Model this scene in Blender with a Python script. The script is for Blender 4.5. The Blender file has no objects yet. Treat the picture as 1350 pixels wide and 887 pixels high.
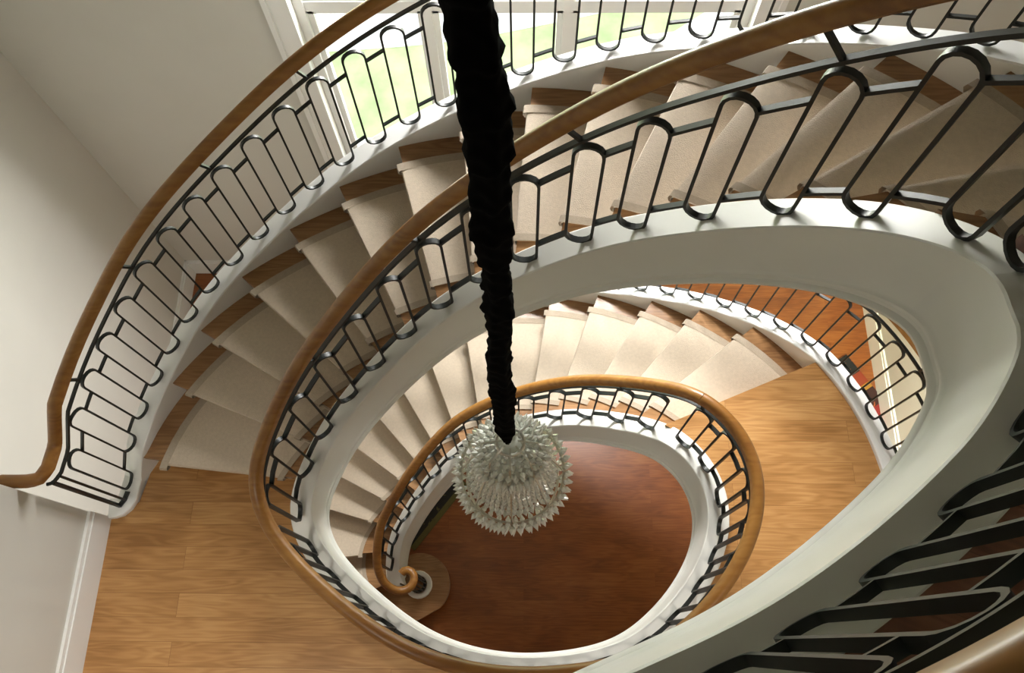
import bpy, bmesh, math, random
import numpy as np
from mathutils import Matrix, Vector
from mathutils.geometry import tessellate_polygon
random.seed(7); rng = np.random.default_rng(7)
SC = bpy.context.scene
COL = SC.collection

# ------------------------------------------------------------------ measures (metres; plan origin under the camera, z = 0 ground floor)
RISE = 0.175
H = 17 * RISE                 # storey height: 17 risers
EYE = 1.6                     # camera above the top floor
CZ = 2 * H + EYE

# ------------------------------------------------------------------ camera
F_PX, CX, CY = 1047.0, 675.0, 443.5
def cam_axes():
    n = Vector(((690 - CX) / F_PX, -(850 - CY) / F_PX, -1)).normalized()
    z = -n
    vy = Vector(((700 - CX) / F_PX, (2250 + CY) / F_PX, -1))
    y = (vy - z * vy.dot(z)).normalized()
    return Matrix((y.cross(z), y, z))
R3 = cam_axes()
cd = bpy.data.cameras.new('camera'); cam = bpy.data.objects.new('camera', cd); COL.objects.link(cam)
cd.sensor_width = 36; cd.lens = F_PX / 1350 * 36; cd.clip_start = 0.02; cd.clip_end = 200
cam.matrix_world = Matrix.Translation((0, 0, CZ)) @ R3.to_4x4()
SC.camera = cam

# ------------------------------------------------------------------ materials
def new_mat(name):
    m = bpy.data.materials.new(name); m.use_nodes = True
    nt = m.node_tree; b = nt.nodes['Principled BSDF']
    return m, nt, b
def N(nt, t, **kw):
    n = nt.nodes.new(t)
    for k, v in kw.items(): setattr(n, k, v)
    return n
def ramp(nt, stops):
    n = N(nt, 'ShaderNodeValToRGB'); e = n.color_ramp.elements
    while len(e) < len(stops): e.new(0.5)
    for el, (p, c) in zip(e, stops): el.position = p; el.color = (*c, 1)
    return n
def plain(name, col, rough=0.5, metal=0.0, noise=0.0, scale=8.0, bump=0.0, bscale=200.0, spec=0.5, sheen=0.0):
    m, nt, b = new_mat(name)
    b.inputs['Roughness'].default_value = rough; b.inputs['Metallic'].default_value = metal
    b.inputs['Specular IOR Level'].default_value = spec
    if sheen: b.inputs['Sheen Weight'].default_value = sheen
    tc = N(nt, 'ShaderNodeTexCoord')
    nz = N(nt, 'ShaderNodeTexNoise'); nz.inputs['Scale'].default_value = scale; nz.inputs['Detail'].default_value = 4
    nt.links.new(tc.outputs['Object'], nz.inputs['Vector'])
    lo = tuple(max(0, c * (1 - noise)) for c in col); hi = tuple(min(1, c * (1 + noise)) for c in col)
    rp = ramp(nt, [(0.3, lo), (0.7, hi)])
    nt.links.new(nz.outputs['Fac'], rp.inputs['Fac']); nt.links.new(rp.outputs['Color'], b.inputs['Base Color'])
    if bump:
        n2 = N(nt, 'ShaderNodeTexNoise'); n2.inputs['Scale'].default_value = bscale; n2.inputs['Detail'].default_value = 3
        nt.links.new(tc.outputs['Object'], n2.inputs['Vector'])
        bp = N(nt, 'ShaderNodeBump'); bp.inputs['Strength'].default_value = bump; bp.inputs['Distance'].default_value = 0.004
        nt.links.new(n2.outputs['Fac'], bp.inputs['Height']); nt.links.new(bp.outputs['Normal'], b.inputs['Normal'])
    return m
def wood(name, dark, mid, light, rough=0.35, plank=(1.9, 0.125), grain=1.0, rot=0.0, seam=0.6, planks=True, coat=0.0):
    m, nt, b = new_mat(name); L = nt.links.new
    tc = N(nt, 'ShaderNodeTexCoord'); mp = N(nt, 'ShaderNodeMapping'); mp.inputs['Rotation'].default_value = (0, 0, rot)
    L(tc.outputs['Object'], mp.inputs['Vector'])
    src = mp.outputs['Vector']
    if planks:
        br = N(nt, 'ShaderNodeTexBrick'); br.offset = 0.37
        for k, v in (('Scale', 1.0), ('Mortar Size', 0.0012), ('Mortar Smooth', 0.2), ('Brick Width', plank[0]), ('Row Height', plank[1])):
            br.inputs[k].default_value = v
        br.inputs['Color1'].default_value = (0, 0, 0, 1); br.inputs['Color2'].default_value = (1, 1, 1, 1); br.inputs['Mortar'].default_value = (.5, .5, .5, 1)
        L(src, br.inputs['Vector'])
        # every plank samples its own stretch of grain
        add = N(nt, 'ShaderNodeVectorMath', operation='MULTIPLY_ADD'); add.inputs[1].default_value = (3.7, 9.1, 5.3)
        L(br.outputs['Color'], add.inputs[0]); L(src, add.inputs[2]); src2 = add.outputs[0]
    else: src2 = src
    st = N(nt, 'ShaderNodeMapping'); st.inputs['Scale'].default_value = (1.1 * grain, 9 * grain, 9 * grain); L(src2, st.inputs['Vector'])
    n1 = N(nt, 'ShaderNodeTexNoise'); n1.inputs['Scale'].default_value = 1.3; n1.inputs['Detail'].default_value = 2; L(st.outputs['Vector'], n1.inputs['Vector'])
    # growth rings: contour lines of the stretched noise
    mul = N(nt, 'ShaderNodeMath', operation='MULTIPLY'); mul.inputs[1].default_value = 60; L(n1.outputs['Fac'], mul.inputs[0])
    sn = N(nt, 'ShaderNodeMath', operation='SINE'); L(mul.outputs[0], sn.inputs[0])
    st2 = N(nt, 'ShaderNodeMapping'); st2.inputs['Scale'].default_value = (3 * grain, 90 * grain, 90 * grain); L(src2, st2.inputs['Vector'])
    n2 = N(nt, 'ShaderNodeTexNoise'); n2.inputs['Scale'].default_value = 1.0; n2.inputs['Detail'].default_value = 3; L(st2.outputs['Vector'], n2.inputs['Vector'])
    n3 = N(nt, 'ShaderNodeTexNoise'); n3.inputs['Scale'].default_value = 2.2; L(src2, n3.inputs['Vector'])
    a1 = N(nt, 'ShaderNodeMath', operation='MULTIPLY_ADD'); a1.inputs[1].default_value = 0.06; a1.inputs[2].default_value = 0.0; L(sn.outputs[0], a1.inputs[0])
    a2 = N(nt, 'ShaderNodeMath', operation='MULTIPLY_ADD'); a2.inputs[1].default_value = 0.35; L(n2.outputs['Fac'], a2.inputs[0]); L(a1.outputs[0], a2.inputs[2])
    a3 = N(nt, 'ShaderNodeMath', operation='MULTIPLY_ADD'); a3.inputs[1].default_value = 0.65; L(n3.outputs['Fac'], a3.inputs[0]); L(a2.outputs[0], a3.inputs[2])
    rp = ramp(nt, [(0.30, dark), (0.5, mid), (0.72, light)]); L(a3.outputs[0], rp.inputs['Fac'])
    out = rp.outputs['Color']
    if planks:
        mx = N(nt, 'ShaderNodeMix', data_type='RGBA', blend_type='MULTIPLY'); mx.inputs[7].default_value = (seam, seam * .92, seam * .85, 1)
        L(br.outputs['Fac'], mx.inputs[0]); L(out, mx.inputs[6]); out = mx.outputs[2]
    L(out, b.inputs['Base Color'])
    b.inputs['Roughness'].default_value = rough
    if coat: b.inputs['Coat Weight'].default_value = coat; b.inputs['Coat Roughness'].default_value = 0.2
    return m
M = {}
M['wall'] = plain('wall_paint', (0.60, 0.585, 0.535), 0.7, noise=0.015, scale=3)
M['white'] = plain('white_trim_paint', (0.80, 0.80, 0.78), 0.38, noise=0.01)
M['string'] = plain('cream_string_paint', (0.74, 0.735, 0.69), 0.42, noise=0.012)
M['ceiling'] = plain('ceiling_paint', (0.75, 0.74, 0.70), 0.8)
M['oak'] = wood('oak_floor', (0.27, 0.125, 0.036), (0.40, 0.20, 0.066), (0.52, 0.29, 0.11), 0.36)
M['cherry'] = wood('red_brown_floor', (0.15, 0.042, 0.011), (0.22, 0.068, 0.018), (0.29, 0.105, 0.030), 0.3, seam=0.85)
M['topfloor'] = wood('dark_top_floor', (0.12, 0.040, 0.02), (0.20, 0.07, 0.035), (0.27, 0.11, 0.055), 0.4, seam=0.7, rot=0.4)
M['tread'] = wood('tread_wood', (0.17, 0.08, 0.03), (0.28, 0.145, 0.06), (0.38, 0.21, 0.095), 0.3, planks=False)
M['rail'] = wood('handrail_oak', (0.20, 0.075, 0.012), (0.28, 0.120, 0.021), (0.36, 0.17, 0.036), 0.4, planks=False, coat=0.1, grain=0.5)
M['iron'] = plain('dark_iron', (0.010, 0.013, 0.011), 0.45, metal=0.0, noise=0.2, scale=30, spec=0.45)
M['carpet'] = plain('beige_carpet', (0.55, 0.46, 0.355), 0.95, noise=0.06, scale=60, bump=0.6, bscale=260, sheen=0.15)
M['binding'] = plain('carpet_binding', (0.40, 0.33, 0.25), 0.9, noise=0.06, scale=90, bump=0.4, bscale=400)
M['velvet'] = plain('black_velvet', (0.002, 0.002, 0.002), 1.0, spec=0.05)
M['brass'] = plain('pale_metal', (0.62, 0.60, 0.52), 0.3, metal=1.0)
M['lawn'] = plain('lawn_grass', (0.50, 0.60, 0.30), 0.9, noise=0.25, scale=2.5)
M['path'] = plain('pale_gravel', (0.75, 0.74, 0.70), 0.9, noise=0.05, scale=5)
M['leaf'] = plain('hedge_leaves', (0.20, 0.33, 0.07), 0.8, noise=0.35, scale=6)
m, nt, b = new_mat('crystal_glass'); M['crystal'] = m
b.inputs['Base Color'].default_value = (0.93, 0.95, 0.87, 1); b.inputs['Roughness'].default_value = 0.10
b.inputs['Transmission Weight'].default_value = 0.12; b.inputs['Coat Weight'].default_value = 0.6; b.inputs['Coat Roughness'].default_value = 0.03; b.inputs['IOR'].default_value = 1.5; b.inputs['Specular IOR Level'].default_value = 0.8
m, nt, b = new_mat('window_glass'); M['glass'] = m
nt.nodes.remove(b)
tr = N(nt, 'ShaderNodeBsdfTransparent'); gl = N(nt, 'ShaderNodeBsdfGlossy'); gl.inputs['Roughness'].default_value = 0.02
mx = N(nt, 'ShaderNodeMixShader'); mx.inputs[0].default_value = 0.05
nt.links.new(tr.outputs[0], mx.inputs[1]); nt.links.new(gl.outputs[0], mx.inputs[2]); nt.links.new(mx.outputs[0], nt.nodes['Material Output'].inputs[0])

def striped(name, axis, stops, scale, rough=0.9, noise=0.0, blotch=None):
    m, nt, b = new_mat(name); L = nt.links.new
    tc = N(nt, 'ShaderNodeTexCoord'); sp = N(nt, 'ShaderNodeSeparateXYZ'); L(tc.outputs['Object'], sp.inputs[0])
    mu = N(nt, 'ShaderNodeMath', operation='MULTIPLY'); mu.inputs[1].default_value = scale; L(sp.outputs[axis], mu.inputs[0])
    rp = ramp(nt, stops); rp.color_ramp.interpolation = 'CONSTANT'; L(mu.outputs[0], rp.inputs['Fac'])
    out = rp.outputs['Color']
    if blotch:
        nz = N(nt, 'ShaderNodeTexNoise'); nz.inputs['Scale'].default_value = blotch[0]; L(tc.outputs['Object'], nz.inputs['Vector'])
        r2 = ramp(nt, [(blotch[1], (0, 0, 0)), (blotch[1] + .03, (1, 1, 1))]); L(nz.outputs['Fac'], r2.inputs['Fac'])
        mx = N(nt, 'ShaderNodeMix', data_type='RGBA'); mx.inputs[7].default_value = (*blotch[2], 1)
        L(r2.outputs['Color'], mx.inputs[0]); L(out, mx.inputs[6]); out = mx.outputs[2]
    L(out, b.inputs['Base Color']); b.inputs['Roughness'].default_value = rough
    return m
M['rug_red'] = striped('red_rug_pattern', 'Y', [(0, (0.008, .008, .010)), (.20, (.20, .028, .010)), (.33, (.30, .15, .02)), (.39, (.03, .008, .008)), (.56, (.18, .012, .012)), (.74, (.035, .010, .012))], 1.0, blotch=(26, .66, (.28, .07, .015)))
M['rug_olive'] = striped('olive_rug_pattern', 'Y', [(0, (.095, .085, .022)), (.05, (.012, .011, .008)), (.2, (.008, .008, .007))], 1.0, blotch=(13, .60, (.085, .075, .02)))

# ------------------------------------------------------------------ object helpers
def tag(o, label=None, cat=None, group=None, kind=None):
    if label: o['label'] = label
    if cat: o['category'] = cat
    if group: o['group'] = group
    if kind: o['kind'] = kind
    return o
def empty(name, loc=(0, 0, 0)):
    o = bpy.data.objects.new(name, None); COL.objects.link(o); o.location = loc; o.empty_display_size = 0.1
    return o
def mesh_obj(name, verts, faces, mat, parent=None, smooth=True, angle=35, loc=(0, 0, 0)):
    me = bpy.data.meshes.new(name)
    L = Vector(loc)
    if parent is not None: L = Vector(loc)
    me.from_pydata([tuple(Vector(v) - L) for v in verts], [], [tuple(f) for f in faces])
    bm = bmesh.new(); bm.from_mesh(me); bmesh.ops.recalc_face_normals(bm, faces=bm.faces); bm.to_mesh(me); bm.free()
    if smooth:
        me.polygons.foreach_set('use_smooth', [True] * len(me.polygons)); me.set_sharp_from_angle(angle=math.radians(angle))
    me.materials.append(mat)
    o = bpy.data.objects.new(name, me); COL.objects.link(o)
    if parent is not None:
        o.parent = parent
        o.location = L - parent.location
    else: o.location = L
    return o
class MB:
    def __init__(s): s.v = []; s.f = []
    def add(s, v, f):
        b = len(s.v); s.v += [tuple(map(float, p)) for p in v]; s.f += [tuple(i + b for i in q) for q in f]; return s
    def box(s, a, b):
        (x0, y0, z0), (x1, y1, z1) = a, b
        return s.add([(x0, y0, z0), (x1, y0, z0), (x1, y1, z0), (x0, y1, z0), (x0, y0, z1), (x1, y0, z1), (x1, y1, z1), (x0, y1, z1)],
                     [(0, 1, 2, 3), (4, 5, 6, 7), (0, 1, 5, 4), (1, 2, 6, 5), (2, 3, 7, 6), (3, 0, 4, 7)])
    def grid(s, rows, closed=False, caps=False):
        n = len(rows[0]); v = [p for r_ in rows for p in r_]; f = []
        for i in range(len(rows) - 1):
            for j in range(n if closed else n - 1):
                k = (j + 1) % n
                f.append((i * n + j, i * n + k, (i + 1) * n + k, (i + 1) * n + j))
        if caps:
            f.append(tuple(range(n))); f.append(tuple((len(rows) - 1) * n + j for j in range(n)))
        return s.add(v, f)
    def prism(s, poly, z0, z1):
        n = len(poly)
        return s.add([(x, y, z0) for x, y in poly] + [(x, y, z1) for x, y in poly],
                     [tuple(range(n)), tuple(range(n, 2 * n))] + [(i, (i + 1) % n, n + (i + 1) % n, n + i) for i in range(n)])
    def build(s, name, mat, parent=None, **k): return mesh_obj(name, s.v, s.f, mat, parent, **k)
def build_tri(mb, name, mat, parent=None, **k):     # concave n-gons
    faces = []
    for f in mb.f:
        if len(f) <= 4: faces.append(f)
        else: faces += [tuple(f[i] for i in t_) for t_ in tessellate_polygon([[Vector(mb.v[i]) for i in f]])]
    mb.f = faces
    return mb.build(name, mat, parent, **k)

# ------------------------------------------------------------------ plan of the stair well
LP = [(-1.20, .69), (-1.11, .85), (-.93, 1.05), (-.65, 1.23), (-.35, 1.36), (-.03, 1.40), (.31, 1.36), (.58, 1.25), (.76, 1.15), (.93, 1.01), (1.02, .86), (1.04, .68),
      (.99, .5), (.87, .31), (.73, .165), (.56, .04), (.33, -.03), (.04, -.06), (-.20, -.045), (-.42, .01), (-.6, .09), (-.78, .21), (-.98, .37), (-1.13, .53)]
def crom(P, n=40):
    P = np.array(P, float); K = len(P); out = []
    for i in range(K):
        a, b, c, d = P[i - 1], P[i], P[(i + 1) % K], P[(i + 2) % K]
        for t in np.arange(n) / n: out.append(.5 * ((2 * b) + (c - a) * t + (2 * a - 5 * b + 4 * c - d) * t * t + (3 * b - a - 3 * c + d) * t ** 3))
    return np.array(out)
def resample_closed(C, K):
    D = np.r_[C, C[:1]]; s = np.r_[0, np.cumsum(np.hypot(*np.diff(D, axis=0).T))]; t = np.linspace(0, s[-1], K, endpoint=False)
    return np.c_[np.interp(t, s, D[:, 0]), np.interp(t, s, D[:, 1])]
LIP = resample_closed(crom(LP), 720)
_k = np.exp(-np.arange(-40, 41) ** 2 / (2 * 12. ** 2)); _k /= _k.sum()
LIP = np.c_[[np.convolve(np.r_[LIP[-40:, j], LIP[:, j], LIP[:40, j]], _k, 'valid') for j in (0, 1)]].T
LIP = resample_closed(LIP, 720)
_t = np.roll(LIP, -1, 0) - np.roll(LIP, 1, 0); _t /= np.hypot(*_t.T)[:, None]
LIPN = np.c_[-_t[:, 1], _t[:, 0]]
def off(U, d):
    i = (U % 1) * 720; i0 = int(math.floor(i)) % 720; i1 = (i0 + 1) % 720; w = i - math.floor(i)
    n = LIPN[i0] * (1 - w) + LIPN[i1] * w; n /= np.hypot(*n)
    return LIP[i0] * (1 - w) + LIP[i1] * w + n * d
def smin(x, c, e):            # smooth min(x, c)
    return .5 * (x + c - math.sqrt((x - c) ** 2 + e * e))
def smax(x, c, e): return .5 * (x + c + math.sqrt((x - c) ** 2 + e * e))
# position along a flight, counted in risers of the upper flight (1 = its first nosing)
UO = [-.060, -.045, -.030, -.013, .008, .022, .051, .082, .118, .160, .192, .224, .256, .290, .322, .361, .397, .426, .455, .484, .513]
PO = [-3, -2, -1, 0, 1, 2, 3, 4, 5, 6, 7, 8, 9, 10, 11, 12, 13, 14, 15, 16, 17]
def u_in(p): return -.0125 + .0291 * p
def p_in(u): return (u + .0125) / .0291
_pd = np.linspace(-3, 17, 401); _ud = np.interp(_pd, PO, UO)
_g = np.exp(-np.arange(-24, 25) ** 2 / (2 * 9. ** 2)); _g /= _g.sum()
_ud = np.convolve(np.r_[_ud[0] + (np.arange(-24, 0)) * (_ud[1] - _ud[0]), _ud, _ud[-1] + np.arange(1, 25) * (_ud[-1] - _ud[-2])], _g, 'valid')
def u_out(p): return float(np.interp(p, _pd, _ud)) if p <= 17 else float(_ud[-1] + (p - 17) * .029)
def p_out(u): return float(np.interp(u, _ud, _pd))
def S(p, t, wide=1.0):        # point on the flight: p risers along, t metres out from the lip
    a = off(u_in(p), .2); b = off(u_out(p), 1.0 * wide)
    return a + (b - a) * ((t - .2) / .8)

# ------------------------------------------------------------------ paths with arc length
class Path:
    def __init__(s, xy, z):
        xy = np.array(xy, float); z = np.array(z, float)
        d = np.hypot(*np.diff(xy, axis=0).T); keep = np.r_[True, d > 1e-5]; xy, z = xy[keep], z[keep]
        s.s = np.r_[0, np.cumsum(np.hypot(*np.diff(xy, axis=0).T))]
        n = max(30, int(s.s[-1] / .012)); t = np.linspace(0, s.s[-1], n)
        s.xy = np.c_[np.interp(t, s.s, xy[:, 0]), np.interp(t, s.s, xy[:, 1])]; s.z = np.interp(t, s.s, z); s.s = t
        g = np.gradient(s.xy, axis=0); g /= np.hypot(*g.T)[:, None]
        k = np.ones(5) / 5
        g = np.c_[np.convolve(np.pad(g[:, 0], 2, 'edge'), k, 'valid'), np.convolve(np.pad(g[:, 1], 2, 'edge'), k, 'valid')]; g /= np.hypot(*g.T)[:, None]
        s.t = g; s.n = np.c_[-g[:, 1], g[:, 0]]
        s.len = t[-1]
    def at(s, a):
        f = lambda v: np.interp(a, s.s, v)
        n = np.array([f(s.n[:, 0]), f(s.n[:, 1])]); n /= np.hypot(*n)
        return np.array([f(s.xy[:, 0]), f(s.xy[:, 1])]), n, float(f(s.z))
    def sub(s, a, b, n):
        return [s.at(x) for x in np.linspace(a, b, n)]
def sweep(path, prof, a, b, step=.03, perp=False, caps=True):
    n = max(3, int(abs(b - a) / step) + 1); ss = np.linspace(a, b, n); rows = []
    for x in ss:
        p, nn, z = path.at(x)
        if perp:
            z0 = path.at(max(a, x - .03))[2]; z1 = path.at(min(b, x + .03))[2]
            sl = (z1 - z0) / (min(b, x + .03) - max(a, x - .03)); c = 1 / math.sqrt(1 + sl * sl)
            tx = np.array([nn[1], -nn[0]])
            rows.append([(*(p + nn * q[0] - tx * sl * c * q[1]), z + c * q[1]) for q in prof])
        else: rows.append([(*(p + nn * q[0]), z + q[1]) for q in prof])
    return MB().grid(rows, closed=True, caps=caps)
def ribbon(path, pts, closed, thick=.011, deep=.028):
    """flat iron bar bent along points (s, z) of the rail's own surface; z is absolute"""
    P = np.array(pts, float); n = len(P)
    if closed: T = np.roll(P, -1, 0) - np.roll(P, 1, 0)
    else: T = np.gradient(P, axis=0)
    T /= np.hypot(*T.T)[:, None]; Nn = np.c_[-T[:, 1], T[:, 0]]
    rows = []
    for (s_, z), m_ in zip(P, Nn):
        row = []
        for q, d in ((thick / 2, -deep / 2), (thick / 2, deep / 2), (-thick / 2, deep / 2), (-thick / 2, -deep / 2)):
            xy, nn, _ = path.at(s_ + m_[0] * q); row.append((*(xy + nn * d), z + m_[1] * q))
        rows.append(row)
    if closed: rows.append(rows[0])
    return MB().grid(rows, closed=True, caps=not closed)
def stadium(sc, z0, z1, w, n=8):
    r_ = w / 2; pts = []
    for i in range(n + 1): a = math.pi * i / n; pts.append((sc + r_ * math.cos(a), z1 - r_ + r_ * math.sin(a)))
    for k in (.25, .5, .75): pts.append((sc - r_, (z1 - r_) * (1 - k) + (z0 + r_) * k))
    for i in range(n + 1): a = math.pi + math.pi * i / n; pts.append((sc + r_ * math.cos(a), z0 + r_ + r_ * math.sin(a)))
    for k in (.25, .5, .75): pts.append((sc + r_, (z0 + r_) * (1 - k) + (z1 - r_) * k))
    return pts
HR = [(-.033, -.012), (-.030, .006), (-.024, .018), (-.012, .026), (0, .028), (.012, .026), (.024, .018), (.030, .006), (.033, -.012), (.026, -.016), (.022, -.024), (-.022, -.024), (-.026, -.016)]
RAIL_UP, SUB_UP, TOP_UP, BOT_UP = .855, .735, .715, .062
PITCH, LOOPW = .187, .098
def rail_lift(x):             # the inner handrail gains height towards the top floor
    t = min(1, max(0, (x - S_RISE) / 1.0)); return -.008 + .062 * t * t * (3 - 2 * t)
def railing(path, a, b, name, label, group, centres, bracket=3, phase=0, rail_range=None, bot=BOT_UP, thick=.011, deep=.022):
    p0, _, z0 = path.at((a + b) / 2)
    root = tag(empty(name, (*p0, z0)), label, 'railing', group)
    ra, rb = rail_range or (a, b)
    up = RAIL_UP + (np.array([rail_lift(x) for x in path.s]) if path is INNER else 0)
    rp = Path(path.xy, path.z + up)
    sweep(rp, HR, ra, rb, perp=True).build('handrail', M['rail'], root)
    sp = Path(path.xy, path.z + SUB_UP)
    sweep(sp, [(-deep / 2, -.006), (deep / 2, -.006), (deep / 2, .006), (-deep / 2, .006)], a, b, perp=True).build('under_rail', M['iron'], root)
    def slope(s_): return (path.at(s_ + .05)[2] - path.at(s_ - .05)[2]) / .1
    prev = None
    for i, c in enumerate(centres):
        z = path.at(c)[2]; m_ = slope(c); lift = abs(m_) * LOOPW * .38
        zt, zb = z + TOP_UP - lift * .9, z + bot + lift * .25
        ribbon(path, stadium(c, zb, zt, LOOPW), True, thick, deep).build('baluster_loop', M['iron'], root)
        if prev is not None and c - prev[0] < PITCH * 1.6:
            s0, s1 = prev[0] + LOOPW / 2, c - LOOPW / 2
            for up in (TOP_UP - .115, bot + .10):
                za = path.at(s0)[2] + up; zc = path.at(s1)[2] + up
                ribbon(path, [(s0 + (s1 - s0) * k, za + (zc - za) * k) for k in (0, .5, 1)], False, thick, deep).build('link_bar', M['iron'], root)
        if (i + phase) % bracket == 0:
            s0 = c - LOOPW * .3; zz = path.at(s0)[2]; c_ = 1 / math.sqrt(1 + m_ * m_); L = RAIL_UP - SUB_UP + (rail_lift(s0) if path is INNER else 0)
            ribbon(path, [(s0, zz + SUB_UP), (s0 - m_ * c_ * L * c_ * .5, zz + SUB_UP + L * c_ * c_ * .5), (s0 - m_ * c_ * c_ * L, zz + SUB_UP + L * c_ * c_)], False, .012, .016).build('bracket', M['iron'], root)
        prev = (c,)
    return root
BULL = [(-.062, -.33), (-.062, .045), (-.057, .052), (.055, .052), (.060, .045), (.060, -.33)]
STRING = [(-.060, .045), (-.055, .051), (.055, .051), (.060, .046), (.060, -.33), (-.066, -.33), (-.075, -.322), (-.078, -.308), (-.073, -.296), (-.066, -.290), (-.064, -.276), (-.069, -.268), (-.069, -.254), (-.064, -.246), (-.060, -.236)]
OSTRING = [(-.055, .030), (-.050, .036), (.050, .036), (.055, .031), (.062, -.32), (.055, -.33), (-.055, -.33)]

# --- inner line (centre of the curb, 6 cm out from the lip): ground scroll, flight, landing, flight, top balcony
DI = .062
def z_f1(p): return RISE * smin(smax(p + 2.5, 1.08, .5), 17, .5)
def z_f2(p): return H + RISE * smin(smax(p, 0, .5), 17, .5)
def spiral():
    c = np.array((-.93, .495)); out = []
    for k in range(48):                       # unwinds clockwise from the eye to the left side
        f = k / 47; a = math.radians(150 - 330 * f); r_ = .042 + .030 * f + .105 * f ** 3
        out.append(c + r_ * np.array((math.cos(a), math.sin(a))))
    return out
def hermite(a, ta, b, tb, n=20):
    return [a * (2 * t ** 3 - 3 * t * t + 1) + ta * (t ** 3 - 2 * t * t + t) + b * (-2 * t ** 3 + 3 * t * t) + tb * (t ** 3 - t * t) for t in np.linspace(0, 1, n)]
def d_low(u):                                 # the lower flight tightens towards its foot
    t = min(1, max(0, (.19 - u) / .15)); t = t * t * (3 - 2 * t)
    return DI - .105 * t
U_START = .045
sp_ = spiral(); e_ = sp_[-1]; te = (sp_[-1] - sp_[-2]); te /= np.hypot(*te)
j_ = off(U_START, d_low(U_START)); tj = off(U_START + .004, d_low(U_START + .004)) - j_; tj /= np.hypot(*tj)
low_xy = sp_[:-1] + hermite(e_, te * .30, j_, tj * .30, 24)[:-1]
us1 = np.arange(U_START, .70, .004)
us2 = np.arange(.70, 1.5001, .004)
in_xy = list(low_xy) + [off(u, d_low(u)) for u in us1] + [off(u, DI) for u in us2]
_l = np.r_[0, np.cumsum(np.hypot(*np.diff(np.array(low_xy + [j_]), axis=0).T))]
k_j = p_in(U_START) + 2.5
in_z = [RISE * smax(k_j - (_l[-1] - s_) / .168, 1.08, .6) for s_ in _l[:-1]] + [z_f1(p_in(u)) for u in us1] + [z_f2(p_in(u - 1)) for u in us2]
# the top balcony's edge leaves the oval on the near side
top_pts = crom([off(1.47, DI), off(1.49, DI), off(1.5, DI), (1.07, .55), (.973, .405), (.85, .283), (.66, .135), (.46, .012), (.22, -.095), (-.15, -.24), (-.6, -.37), (-1.2, -.54), (-2.38, -.85), (-3.0, -1.0)], 14)
i0 = 2 * 14; top_pts = top_pts[i0:i0 + 10 * 14 + 1]
in_xy += [tuple(p) for p in top_pts]; in_z += [2 * H] * len(top_pts)
_z = np.array(in_z)
INNER = Path(in_xy, _z)
def s_of(path, xy, lo=0, hi=1e9):
    m_ = (path.s >= lo) & (path.s <= hi); d = np.where(m_, np.hypot(*(path.xy - np.array(xy)).T), 9e9); return float(path.s[d.argmin()])
zmid = lambda z: float(INNER.s[np.abs(INNER.z - z).argmin()])
S_LOW = INNER.s[0]
s_mid0 = zmid(H * .5)
S_F1TOP = s_of(INNER, off(.415, DI), s_mid0, s_mid0 + 2.6)
S_F2BOT = s_of(INNER, off(.972, DI), S_F1TOP + 2, S_F1TOP + 5)
s_mid1 = zmid(H * 1.5)
S_F2TOP = s_of(INNER, off(.482, DI), s_mid1, s_mid1 + 3)

S_SCROLL = .45
# --- outer lines
DO = 1.055
uu = np.arange(.000, .5301, .004)
o2_xy = [(-2.475, .702), (-2.40, .702), (-2.34, .704), (-2.295, .718), (-2.268, .765), (-2.257, .88)] + [off(u, DO) for u in uu if u > .0045]
o2_z = [H] * 6 + [H + RISE * smin(smax(p_out(u), 0, .5), 17, .3) for u in uu if u > .0045]
OUT2 = Path(o2_xy, o2_z)
DO1 = 1.095
uu = np.arange(-.05, .5101, .004)
o1_xy = [off(u, DO1) for u in uu]; e_ = o1_xy[-1]
o1_xy += [(e_[0] + .02, e_[1] - .3), (e_[0] + .03, e_[1] - .7), (e_[0] + .03, -.85)]
o1_z = [RISE * smin(smax(p_out(u) + 2.5, .6, .4), 17, .15) for u in uu] + [H] * 3
OUT1 = Path(o1_xy, o1_z)

S_RISE = s_of(INNER, off(.20, DI), s_mid1 - 1.5, s_mid1 + 1.5)
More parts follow.
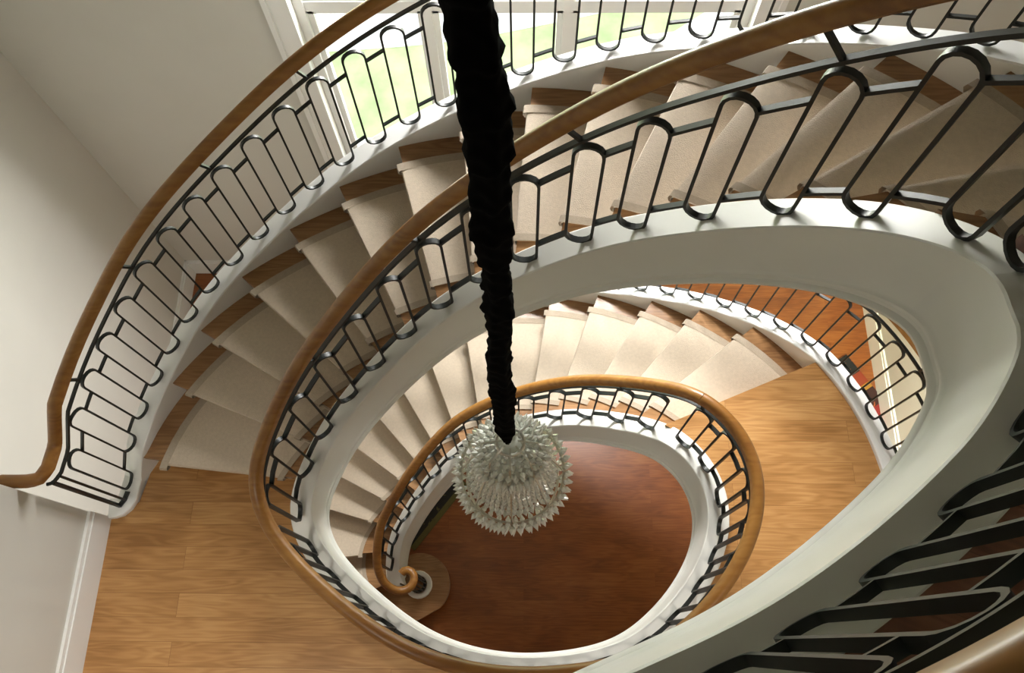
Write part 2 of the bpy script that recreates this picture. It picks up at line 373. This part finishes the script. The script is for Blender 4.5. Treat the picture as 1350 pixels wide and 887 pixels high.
# ------------------------------------------------------------------ stairs
def staircase(name, label, k0, base, wide, inner_rng, out_path, out_rng, first_k):
    """flight of 17 risers; k0: shift between riser number and flight position"""
    root = tag(empty(name, (*S(8 - k0, .6), base)), label, 'staircase')
    for k in range(first_k, 17):
        p = k - k0; z = base + k * RISE
        t0, t1 = (d_low(u_in(p)) + .02 if wide > 1 else .10), (1.005 if wide > 1 else 1.03)
        rows = []
        for q in np.linspace(p, p + 1.2, 6): rows.append([(*S(q, t, wide), z) for t in np.linspace(t0, t1, 7)])
        top = [r_ for r_ in rows]; bot = [[(x, y, zz - .03) for x, y, zz in r_] for r_ in rows]
        mb = MB().grid(top).grid(bot)
        mb.grid([top[0], [(x, y, zz - .015) for x, y, zz in top[0]], bot[0]])
        mb.grid([[r_[0] for r_ in top], [r_[0] for r_ in bot]]); mb.grid([[r_[-1] for r_ in top], [r_[-1] for r_ in bot]]); mb.grid([top[-1], bot[-1]])
        mb.build('tread', M['tread'], root, angle=40)
    for k in range(first_k, 18):
        p = k - k0 + .13; tl = d_low(u_in(p)) + .02 if wide > 1 else .10; z1 = base + k * RISE - .03; z0 = base + (k - 1) * RISE
        a = [S(p, t, wide) for t in np.linspace(tl, 1.005 if wide > 1 else 1.03, 6)]; b_ = [S(p + .07, t, wide) for t in np.linspace(tl, 1.005 if wide > 1 else 1.03, 6)]
        ring = [[(*q, z0) for q in a], [(*q, z1) for q in a], [(*q, z1) for q in b_], [(*q, z0) for q in b_]]
        MB().grid(ring + [ring[0]]).build('riser', M['tread'], root, smooth=False)
    sweep(INNER, STRING, *inner_rng).build('inner_string', M['string'], root)
    sweep(out_path, OSTRING, *out_rng).build('outer_string', M['white'], root)
    rows = []
    for p in np.linspace(first_k - k0 + 1.2, 17.3 - k0, 60):
        zz = base + RISE * (p + k0) - .30
        rows.append([(*S(p, t, wide), max(zz, base + .005)) for t in np.linspace(.07, 1.05, 5)])
    MB().grid(rows).build('soffit', M['white'], root)
    return root
def runner(name, label, k0, base, wide, first, t0, t1):
    n = 6
    def rows_for(ts, up):
        rows = []
        for k in range(first, 18):
            p = k - k0; z = base + k * RISE; zb = z - RISE
            prof = [(p + .115, zb + .004), (p + .10, zb + .02), (p + .085, z - .05), (p + .06, z - .034), (p - .02, z - .031), (p - .05, z - .012), (p - .035, z + .004), (p + .03, z + .008)]
            if k < 17: prof += [(p + q, z + .008) for q in (.3, .55, .8, 1.03)]
            else: prof = prof[:4]
            for q, zz in prof: rows.append([(*S(q - up * .3, t, wide), zz + up * .012) for t in ts])
        return rows
    ts = list(np.linspace(t0, t1, n)); main = rows_for(ts, 0)
    low0 = [[r_[0], (r_[0][0], r_[0][1], r_[0][2] - .009)] for r_ in main]; low1 = [[r_[-1], (r_[-1][0], r_[-1][1], r_[-1][2] - .009)] for r_ in main]
    o = MB().grid(main).grid(low0).grid(low1).build(name, M['carpet'], None, angle=50, loc=(*S(8 - k0, .55), base + 8 * RISE))
    tag(o, label, 'carpet')
    for a, b_ in ((t0 - .002, t0 + .03), (t1 - .04, t1 + .002)):
        MB().grid(rows_for([a, (a + b_) / 2, b_], .18)).build('bound_edge', M['binding'], o, angle=50)
    return o
s1a, s1b = s_of(INNER, low_xy[0], 0, .3), S_F1TOP
W1 = 1.04
staircase('lower_staircase', 'lower oak stair flight curving up from the dark red floor to the landing', 2.5, 0, W1, (S_SCROLL, S_F1TOP), OUT1, (.02, s_of(OUT1, off(.435, DO1))), 2)
staircase('upper_staircase', 'upper oak stair flight climbing past the tall window to the top floor', 0, H, 1.0, (S_F2BOT, S_F2TOP), OUT2, (.112, OUT2.len), 1)
runner('stair_runner', 'beige carpet runner on the lower flight, partly hidden by the inner handrail', 2.5, 0, W1, 2, .215, .90)
runner('stair_runner', 'beige carpet runner on the upper flight beneath the tall window', 0, H, 1.0, 1, .205, .895)
# curtail step at the foot of the lower flight
cc = np.array((-.93, .49)); poly = [(-1.95, .10), (-1.5, .06), (-1.05, .13), (-.97, .17)]
for a in np.linspace(-45, 130, 22): poly.append(tuple(cc + .275 * np.array((math.cos(math.radians(a)), math.sin(math.radians(a))))))
poly += [(-1.15, .72), (-1.95, .62)]
t = tag(empty('curtail_step', (-1.3, .4, 0)), 'rounded golden bottom step around the handrail scroll on the dark red floor', 'step')
build_tri(MB().prism(poly, RISE - .032, RISE), 'tread', M['tread'], t, angle=30)
q = [(cc[0] + (x - cc[0]) * .96, cc[1] + (y - cc[1]) * .93) for x, y in poly]
build_tri(MB().prism(q, 0, RISE - .032), 'riser', M['tread'], t, angle=30)

# ------------------------------------------------------------------ railings
def centres(path, a, b, s_ref, pitch): 
    k0 = math.ceil((a - s_ref) / pitch); out = []
    while s_ref + k0 * pitch < b: out.append(s_ref + k0 * pitch); k0 += 1
    return out
def loops_between(path, marks, lo, hi, n_between):
    pass
U1 = [.064, .097, .130, .161, .193, .2255, .258, .290, .321, .354, .385, .412]
UL = [.418 + .003, .451, .481, .506, .532, .563, .598, .634, .668, .702, .735, .769, .803, .837, .868, .900, .935, .967]
U2 = [.996, 1.027, 1.061, 1.095, 1.127, 1.160, 1.192, 1.224, 1.255, 1.289, 1.320, 1.353, 1.388, 1.419, 1.453]
c1 = [s_of(INNER, off(u, d_low(u)), 0.3, S_F1TOP + .2) for u in U1[:-1]]
c1 = [c1[0] - .19 * k for k in (2, 1)] + c1
cL = [s_of(INNER, off(u, DI), S_F1TOP - .2, S_F2BOT + .2) for u in UL]; cL[0] = max(cL[0], S_F1TOP + .055)
c2 = [s_of(INNER, off(u, DI), S_F2BOT - .2, S_F2TOP + .2) for u in U2]
PT = [(.962, .388), (.792, .241), (.630, .116), (.469, .017), (.322, -.043)]
cT = [s_of(INNER, p, S_F2TOP) - .028 for p in PT]
cT = [c2[-1] + (cT[0] - c2[-1]) * k / 4 for k in (1, 2, 3)] + cT + [cT[-1] + .19 * k for k in range(1, 6)]
S_F2TOP = c2[-1] + .095
r1 = railing(INNER, S_SCROLL + .03, S_F1TOP, 'stair_railing', 'inner railing of the lower flight ending in a scroll at the ground floor', 'oak and iron railings', c1, phase=1, rail_range=(0, S_F1TOP))
railing(INNER, S_F1TOP, S_F2BOT, 'landing_railing', 'level railing along the landing edge around the oval well', 'oak and iron railings', cL, phase=0)
railing(INNER, S_F2BOT, S_F2TOP, 'stair_railing', 'inner railing of the upper flight, passing behind the black cord', 'oak and iron railings', c2, phase=0)
rt = railing(INNER, S_F2TOP, INNER.len - .9, 'balcony_railing', 'railing of the top floor balcony with close dark iron loops', 'oak and iron railings', cT, phase=1)
sO = [s_of(OUT2, off(.023, DO)), s_of(OUT2, off(.400, DO))]
n_ = 21; p_ = (sO[1] - sO[0]) / n_
cO = [sO[0] + p_ * k for k in range(-3, 30) if .29 < sO[0] + p_ * k < OUT2.len - .05]
print('outer pitch', p_)
ro = railing(OUT2, .15, OUT2.len, 'stair_railing', 'outer railing of the upper flight, its handrail turning into the left wall', 'oak and iron railings', cO, phase=1, rail_range=(-.0, OUT2.len), bot=.045, thick=.0095, deep=.015)
sW = [s_of(OUT1, off(.433, DO1))]
cW = [c for c in centres(OUT1, .15, OUT1.len - .1, sW[0], p_)]
railing(OUT1, .05, OUT1.len - .02, 'stair_railing', 'outer railing of the lower flight running on along the far landing edge', 'oak and iron railings', cW, phase=1, bot=.045, thick=.0095, deep=.015)
# cage of bars on a white ring under the scroll
cc0 = np.array((-.93, .49)); zc = RISE
ringp = Path([cc0 + .098 * np.array((math.cos(a), math.sin(a))) for a in np.radians(np.linspace(120, -165, 60))], [zc] * 60)
sweep(ringp, [(-.022, 0), (-.022, .045), (-.016, .052), (.016, .052), (.022, .045), (.022, 0)], 0, ringp.len).build('scroll_curb', M['white'], r1)
for a in np.radians([100, 45, -10, -65, -120]):
    c = cc0 + .064 * np.array((math.cos(a), math.sin(a))); mb = MB(); tn = np.array((-math.sin(a), math.cos(a)))
    for sg in (-1, 1):
        q_ = c + tn * sg * .018
        mb.box((q_[0] - .005, q_[1] - .005, zc), (q_[0] + .005, q_[1] + .005, zc + .80))
    mb.build('scroll_bar', M['iron'], r1, smooth=False)
ip = Path([cc0 + .062 * np.array((math.cos(a), math.sin(a))) for a in np.radians(np.linspace(170, -185, 60))], [zc + .08] * 60)
sweep(ip, [(-.012, -.006), (.012, -.006), (.012, .006), (-.012, .006)], 0, ip.len).build('scroll_bar', M['iron'], r1)
# end posts of the outer railing at the wall
for ds in (.180, .222):
    z = H; ribbon(OUT2, [(ds, z + .05), (ds, z + .4), (ds, z + SUB_UP)], False, .012, .024).build('end_post', M['iron'], ro)
ribbon(OUT2, [(.180, H + .05), (.222, H + .05), (.27, H + .05)], False, .012, .024).build('foot_bar', M['iron'], ro)

# ------------------------------------------------------------------ landing and top floor
def struct(o, name=None): o['kind'] = 'structure'; return o
inn = [tuple(off(u, .11)) for u in np.arange(.415, 1.0151, .008)]
land = inn + [tuple(S(1.15, .12)), tuple(S(1.15, 1.03)), tuple(off(.000, 1.04)), (-2.27, .80), (-2.30, .745), (-2.38, .74), (-2.38, -2.5), (3.5, -2.5), (3.5, -.85), (e_[0] - .02, -.85)]
ro_ = [tuple(off(u, 1.048)) for u in np.arange(.508, .4365, -.008)]
land += ro_ + [tuple(S(17.0 - 2.5, 1.005, W1)), tuple(S(17.0 - 2.5, .10, W1))]
fl = build_tri(MB().prism(land, H - .30, H), 'floor_landing', M['oak'], None, smooth=False); struct(fl)
sweep(INNER, STRING, S_F1TOP, S_F2BOT).build('trim_landing_edge', M['string']).__setitem__('kind', 'structure')
sweep(OUT1, OSTRING, s_of(OUT1, off(.435, DO1)), OUT1.len).build('trim_landing_outer', M['white']).__setitem__('kind', 'structure')
# curb end where the outer string meets the wall
tops = [tuple(p + n_ * .05) for p, n_, _ in INNER.sub(S_F2TOP, INNER.len, 90)]
topf = tops + [(-3.0, -2.5), (3.5, -2.5), (3.5, 1.9), tuple(S(17.0, 1.035)), tuple(S(17.0, .10))]
tf = build_tri(MB().prism(topf, 2 * H - .30, 2 * H), 'floor_top', M['topfloor'], None, smooth=False); struct(tf)
TSTR = [(-.060, .045), (-.055, .051), (.072, .051), (.078, .046), (.078, -.33), (-.066, -.33)] + STRING[6:]
sweep(INNER, TSTR, S_F2TOP, INNER.len - .6).build('trim_top_edge', M['string']).__setitem__('kind', 'structure')

# ------------------------------------------------------------------ room shell
XL, XR, YB, YN, ZT = -3.5, 3.5, 3.66, -2.5, 8.7
struct(MB().box((XL - .2, YN - .2, -.25), (XR + .2, YB + .2, 0)).build('floor_ground', M['cherry'], smooth=False))
struct(MB().box((XL - .2, YN - .2, ZT), (XR + .2, YB + .2, ZT + .2)).build('ceiling', M['ceiling'], smooth=False))
struct(MB().box((XL - .2, .66, 0), (XL, YB, ZT)).build('wall_left', M['wall'], smooth=False))
struct(MB().box((XL - .2, YN, 0), (-2.38, .66, ZT)).build('wall_landing', M['wall'], smooth=False))
struct(MB().box((XR, YN, 0), (XR + .2, YB, ZT)).build('wall_right', M['wall'], smooth=False))
struct(MB().box((XL - .2, YN - .2, 0), (XR + .2, YN, ZT)).build('wall_front', M['wall'], smooth=False))
WX0, WX1, WZ0, WZ1 = -1.45, 1.42, 1.75, 5.5
wb = MB().box((XL - .2, YB, 0), (WX0, YB + .2, ZT)).box((WX1, YB, 0), (XR + .2, YB + .2, ZT)).box((WX0, YB, 0), (WX1, YB + .2, WZ0)).box((WX0, YB, WZ1), (WX1, YB + .2, ZT))
struct(wb.build('wall_back', M['wall'], smooth=False))
# baseboards
def base(name, x0, y0, x1, y1, z, h=.22):
    mb = MB().box((x0, y0, z), (x1, y1, z + h * .86))
    ix = .008 if abs(x1 - x0) < abs(y1 - y0) else 0; iy = .008 if ix == 0 else 0
    mb.box((x0 + ix * (x0 > 0), y0 + iy * (y0 > 0), z + h * .86), (x1 - ix * (x0 < 0), y1, z + h))
    struct(mb.build(name, M['white'], smooth=False))
base('baseboard_landing', -2.38, YN, -2.355, .66, H)
base('baseboard_right', XR - .025, YN, XR, YB, 0, .26)
base('baseboard_left', XL, .66, XL + .025, YB, 0, .26)
base('baseboard_back', XL, YB - .025, XR, YB, 0, .26)
# window
w = struct(empty('window_1', (0, YB, WZ0)))
mb = MB()
for x0, x1 in ((WX0 - .16, WX0), (WX1, WX1 + .16)):
    mb.box((x0, YB - .028, WZ0 - .02), (x1, YB, WZ1 + .16)); 
    xe = x0 if x0 < 0 else x1 - .035
    mb.box((xe, YB - .05, WZ0 - .02), (xe + .035, YB - .028, WZ1 + .16)); xi = x1 - .018 if x0 < 0 else x0
    mb.box((xi, YB - .038, WZ0 - .02), (xi + .018, YB - .028, WZ1 + .16))
mb.box((WX0 - .16, YB - .04, WZ1), (WX1 + .16, YB, WZ1 + .16)); mb.build('casing', M['white'], w, smooth=False)
MB().box((WX0 - .2, YB - .10, WZ0 - .04), (WX1 + .2, YB + .2, WZ0)).build('sill', M['white'], w, smooth=False)
bars = [WX0 + .03, -.62, .27, WX1 - .03]
mb = MB()
for x, hw in zip(bars, (.03, .03, .03, .03)): mb.box((x - hw, YB + .05, WZ0), (x + hw, YB + .17, WZ1))
for z in (WZ0 + .04, WZ1 - .04): mb.box((WX0, YB + .05, z - .04), (WX1, YB + .17, z + .04))
mb.build('frame', M['white'], w, smooth=False)
for i in range(3):
    a, b_ = bars[i] + .03, bars[i + 1] - .03
    for z0, z1 in ((WZ0 + .08, 3.64), (3.70, WZ1 - .08)):
        f = MB().box((a, YB + .08, z0), (a + .038, YB + .13, z1)).box((b_ - .038, YB + .08, z0), (b_, YB + .13, z1)).box((a, YB + .08, z0), (b_, YB + .13, z0 + .06)).box((a, YB + .08, z1 - .05), (b_, YB + .13, z1)).build('sash', M['white'], w, smooth=False)
        MB().box((a + .038, YB + .103, z0 + .06), (b_ - .038, YB + .107, z1 - .05)).build('pane', M['glass'], f, smooth=False)
mb = MB().box((WX0, YB + .06, 3.63), (WX1, YB + .16, 3.71)); mb.build('transom', M['white'], w, smooth=False)

# ------------------------------------------------------------------ outside
struct(MB().box((-14, YB + .2, -.6), (14, 30, -.3)).build('ground_lawn', M['lawn'], smooth=False))
def strip(name, pts, wd):
    pts = np.array(crom([pts[0]] + pts + [pts[-1]], 8))[8:-16]; pa = Path(pts, [-.3] * len(pts)); 
    return sweep(pa, [(-wd, -.1), (wd, -.1), (wd, .012), (-wd, .012)], 0, pa.len, step=.2).build(name, M['path'])
struct(strip('path_gravel', [(-8, 4.9), (-3, 5.15), (-.9, 5.35), (.6, 5.9), (2.5, 7.2), (6, 10)], .32))
struct(strip('path_drive', [(-9, 7.3), (-3, 7.4), (0, 7.8), (3, 9.0), (8, 13)], .62))

# ------------------------------------------------------------------ rugs on the ground floor
def rug(name, label, c, ang, sx, sy, mat, fringe=False):
    v = []; hx = sx / 2
    mb = MB(); mb.box((-hx, 0, 0), (hx, sy, .012))
    o = mb.build(name, mat, smooth=False); o.location = (*c, .001); o.rotation_euler = (0, 0, ang); tag(o, label, 'rug')
    if not fringe: return o
    f = MB()
    for i in range(int(sy / .02)): 
        y = i * .02 + .004
        for sgn in (-1, 1): f.box((sgn * hx, y, .001), (sgn * (hx + .05), y + .009, .005))
    f.build('fringe', M['binding'], o, smooth=False)
    return o
a_ = math.atan2(.19, .30)
rug('patterned_rug', 'black, red and yellow striped rug on the orange floor beside the far baseboard', (2.83, 2.49), a_ + math.pi, .95, 1.0, M['rug_red'])
a2 = math.atan2(.48, .37)
rug('dark_rug', 'dark rug with an olive border tucked under the lower flight', (-.77, 1.11), a2, .78, 1.1, M['rug_olive'])

# ------------------------------------------------------------------ chandelier
AX, AY = -.050, .690
ZR = CZ - 3.40              # lower ring height
ch = tag(empty('chandelier', (AX, AY, ZR)), 'round crystal chandelier hanging in the oval well on a black cloth cord', 'chandelier')
rows = []
zt, zb = ZT, CZ - 2.83
nz = 420
ph = rng.uniform(0, 6.28, 8)
lump = [rng.uniform(-1, 1) for _ in range(200)]
for i in range(nz + 1):
    f = i / nz; z = zt + (zb - zt) * f; D = CZ - z
    g = D / .115; gi = math.floor(g); gf = g - gi
    l0, l1 = lump[gi % 200], lump[(gi + 1) % 200]
    saw = (gf ** 2.2)
    base_r = .0325 + .006 * (l0 * (1 - gf) + l1 * gf) * .8
    r_ = base_r + .0065 * saw - .003
    if D > 2.62: r_ *= max(.42, 1 - (D - 2.66) / .30)
    wx, wy = .006 * math.sin(D * 3.1 + ph[0]) + .003 * math.sin(D * 9 + ph[1]), .006 * math.sin(D * 2.7 + ph[2])
    row = []
    for j in range(22):
        a = j / 22 * 2 * math.pi
        rr = r_ * (1 + .09 * math.sin(5 * a + D * 6 + ph[3]) + .06 * math.sin(3 * a - D * 14 + ph[4])) + .002 * math.sin(D * 120 + 3 * math.sin(2 * a + ph[5]))
        row.append((AX - .020 + .012 * f + wx + rr * math.cos(a), AY + wy + rr * math.sin(a), z))
    rows.append(row)
MB().grid(rows, closed=True, caps=True).build('cord_sleeve', M['velvet'], ch, angle=60)
o = MB(); 
def torus(mb, r_, z, rr, n=48, m_=8):
    rows = [[(AX + (r_ + rr * math.cos(b)) * math.cos(a), AY + (r_ + rr * math.cos(b)) * math.sin(a), z + rr * math.sin(b)) for b in np.linspace(0, 2 * math.pi, m_, endpoint=False)] for a in np.linspace(0, 2 * math.pi, n + 1)]
    return mb.grid(rows, closed=True)
fr = MB()
for r_, z in ((.228, ZR), (.219, ZR + .045), (.125, ZR + .40), (.05, ZR + .56), (.20, ZR - .09), (.12, ZR - .19)): torus(fr, r_, z, .006)
for a in np.linspace(0, 2 * math.pi, 8, endpoint=False):
    prof = [(.03, .575), (.10, .54), (.125, .40), (.175, .22), (.227, 0), (.2, -.09), (.12, -.19)]
    rows = []
    for r_, dz in prof:
        c = np.array((AX + r_ * math.cos(a), AY + r_ * math.sin(a), ZR + dz)); rad = np.array((math.cos(a), math.sin(a), 0)); tan = np.array((-math.sin(a), math.cos(a), 0))
        rows.append([tuple(c + .003 * (rad * x + tan * y)) for x, y in ((1, 1), (1, -1), (-1, -1), (-1, 1))])
    fr.grid(rows, closed=True, caps=True)
fr.build('frame', M['brass'], ch)
def crystal(mb, base_, d, L, w, facets=6, tw=0.0):
    d = np.array(d, float); d /= np.linalg.norm(d); ref = np.array((0, 0, 1.)) if abs(d[2]) < .9 else np.array((1., 0, 0))
    u = np.cross(d, ref); u /= np.linalg.norm(u); v = np.cross(d, u); b0 = np.array(base_, float)
    ring = lambda r_, h: [tuple(b0 + d * h * L + (u * math.cos(a + tw) + v * math.sin(a + tw)) * r_) for a in np.linspace(0, 2 * math.pi, facets, endpoint=False)]
    return mb.grid([ring(w * .35, 0), ring(w, .38), ring(w * .85, .55), ring(w * .04, 1)], closed=True, caps=True)
def P3(r_, a, z): return (AX + r_ * math.cos(a), AY + r_ * math.sin(a), z)
n1 = 44
for row, (r_, z, up, L, w_) in enumerate(((.226, ZR + .0, .05, .038, .0135), (.217, ZR + .045, .35, .032, .0125))):
    for i in range(n1):
        a = 2 * math.pi * (i + .5 * row) / n1
        crystal(MB(), P3(r_, a, z), (math.cos(a), math.sin(a), up), L, w_, tw=random.random()).build('crystal', M['crystal'], ch, smooth=False)
bulk = MB()
# bowl below
for r_, z, dn, n_ in ((.215, ZR - .03, -.25, 44), (.20, ZR - .09, -.5, 40), (.165, ZR - .14, -.9, 32), (.12, ZR - .19, -1.5, 24), (.06, ZR - .21, -3, 12)):
    for i in range(n_):
        a = 2 * math.pi * (i + .5 * random.random()) / n_; crystal(bulk, P3(r_, a, z), (math.cos(a), math.sin(a), dn), .05, .012)
# third spiky row on the shoulder and the draped strands up to the crown ring
for i in range(40):
    a = 2 * math.pi * i / 40; crystal(bulk, P3(.168, a, ZR + .03), (math.cos(a), math.sin(a), .5), .036, .012)
n_ = 46
for i in range(n_):
    a = 2 * math.pi * i / n_
    for j in range(9):
        f = (j + .5) / 9; r_ = .172 + (.115 - .172) * f - .012 * math.sin(math.pi * f); z = ZR + .08 + (.40 - .08) * f
        tl = np.array(P3(r_, a + .02 * math.sin(7 * i + j), z)); crystal(bulk, tl, (.75 * math.cos(a) , .75 * math.sin(a), -1), .044, .0115, tw=random.random() * 3)
# crown: ring of pendants and outward spikes, then a dome of crystals rising to the cord
for r_, z, up, n_, L in ((.124, ZR + .39, -.3, 32, .040), (.122, ZR + .41, .35, 32, .040), (.108, ZR + .44, .9, 26, .038), (.085, ZR + .47, 1.3, 20, .036), (.060, ZR + .50, 1.8, 16, .036), (.042, ZR + .515, 2.2, 12, .036), (.100, ZR + .455, .5, 26, .034), (.072, ZR + .485, .9, 20, .034)):
    for i in range(n_):
        a = 2 * math.pi * (i + .5 * random.random()) / n_; crystal(bulk, P3(r_, a, z), (math.cos(a), math.sin(a), up + random.uniform(-.2, .2)), L, .0125, tw=random.random() * 3)
b_ = bulk.build('crystal_strands', M['crystal'], ch, smooth=False); b_['kind'] = 'stuff'
# glass inner body that the crystals hang round
rows = []
for r_, dz in ((.02, .49), (.08, .46), (.108, .40), (.108, .34), (.130, .22), (.150, .10), (.158, .04), (.155, -.06), (.11, -.15), (.02, -.19)):
    rows.append([(AX + r_ * math.cos(a), AY + r_ * math.sin(a), ZR + dz) for a in np.linspace(0, 2 * math.pi, 32, endpoint=False)])
MB().grid(rows, closed=True, caps=True).build('glass_body', M['crystal'], ch)

# ------------------------------------------------------------------ light
def area(name, loc, target, sx, sy, power, col=(1, 1, 1)):
    l = bpy.data.lights.new(name, 'AREA'); l.shape = 'RECTANGLE'; l.size = sx; l.size_y = sy; l.energy = power; l.color = col
    o = bpy.data.objects.new(name, l); COL.objects.link(o); o.location = loc
    o.rotation_euler = (Vector(target) - Vector(loc)).to_track_quat('-Z', 'Y').to_euler(); return o
def point(name, loc, power, col, rad=.08):
    l = bpy.data.lights.new(name, 'POINT'); l.energy = power; l.color = col; l.shadow_soft_size = rad
    o = bpy.data.objects.new(name, l); COL.objects.link(o); o.location = loc; return o
area('window_daylight', (0.5, 4.25, 5.52), (0.15, 2.0, 5.25), 1.9, 1.0, 740, (1.0, .985, .95))
area('overhead_fill', (-2.2, 0.2, 8.6), (-2.2, 0.2, 0), 1.2, 1.2, 5, (1.0, .93, .80))  # added soft ambient fill from overhead, not a known fitting
l2_ = area('landing_fill', (1.6, -.9, 5.6), (1.5, -.2, H), .5, .5, 12, (1.0, .93, .84)); l2_.data.spread = math.radians(110)  # added fill, out of view, brightens the right side of the landing
l2_ = area('landing_fill', (-1.5, -1.15, 5.55), (-1.75, -.55, H), .5, .5, 9, (1.0, .94, .84)); l2_.data.spread = math.radians(85)  # second added fill, out of view, lifts the left landing floor and wall
sp = bpy.data.lights.new('ground_spot_fill', 'SPOT'); sp.energy = 1700; sp.color = (1.0, .97, .62); sp.spot_size = math.radians(50); sp.spot_blend = .4; sp.shadow_soft_size = .05  # added spot, hidden under the landing slab, warms the ground floor at right
so_ = bpy.data.objects.new('ground_spot_fill', sp); COL.objects.link(so_); so_.location = (2.95, -.95, 2.62)
so_.rotation_euler = (Vector((2.75, 3.1, 0)) - so_.location).to_track_quat('-Z', 'Y').to_euler()
point('stair_gap_fill', (-2.25, 1.5, 1.6), 10, (1.0, .9, .75), .05)  # added fill hidden between the flights, brightens the lower left wall
point('ground_fill', (-1.6, -1.6, 2.3), 3, (1.0, .78, .45), .12)  # added dim fill, unseen below the landing, for the ground floor
sl = bpy.data.lights.new('sun', 'SUN'); sl.energy = 34; sl.angle = .02; so = bpy.data.objects.new('sun', sl); COL.objects.link(so)
so.rotation_euler = Vector((.3, .75, -1)).to_track_quat('-Z', 'Y').to_euler()
wd = bpy.data.worlds.new('sky'); SC.world = wd; wd.use_nodes = True
bg = wd.node_tree.nodes['Background']; bg.inputs[0].default_value = (.86, .93, 1.0, 1); bg.inputs[1].default_value = 2.2
SC.view_settings.view_transform = 'Standard'; SC.view_settings.look = 'None'; SC.view_settings.gamma = 1; SC.view_settings.exposure = 0.0
SC.view_settings.use_curve_mapping = False
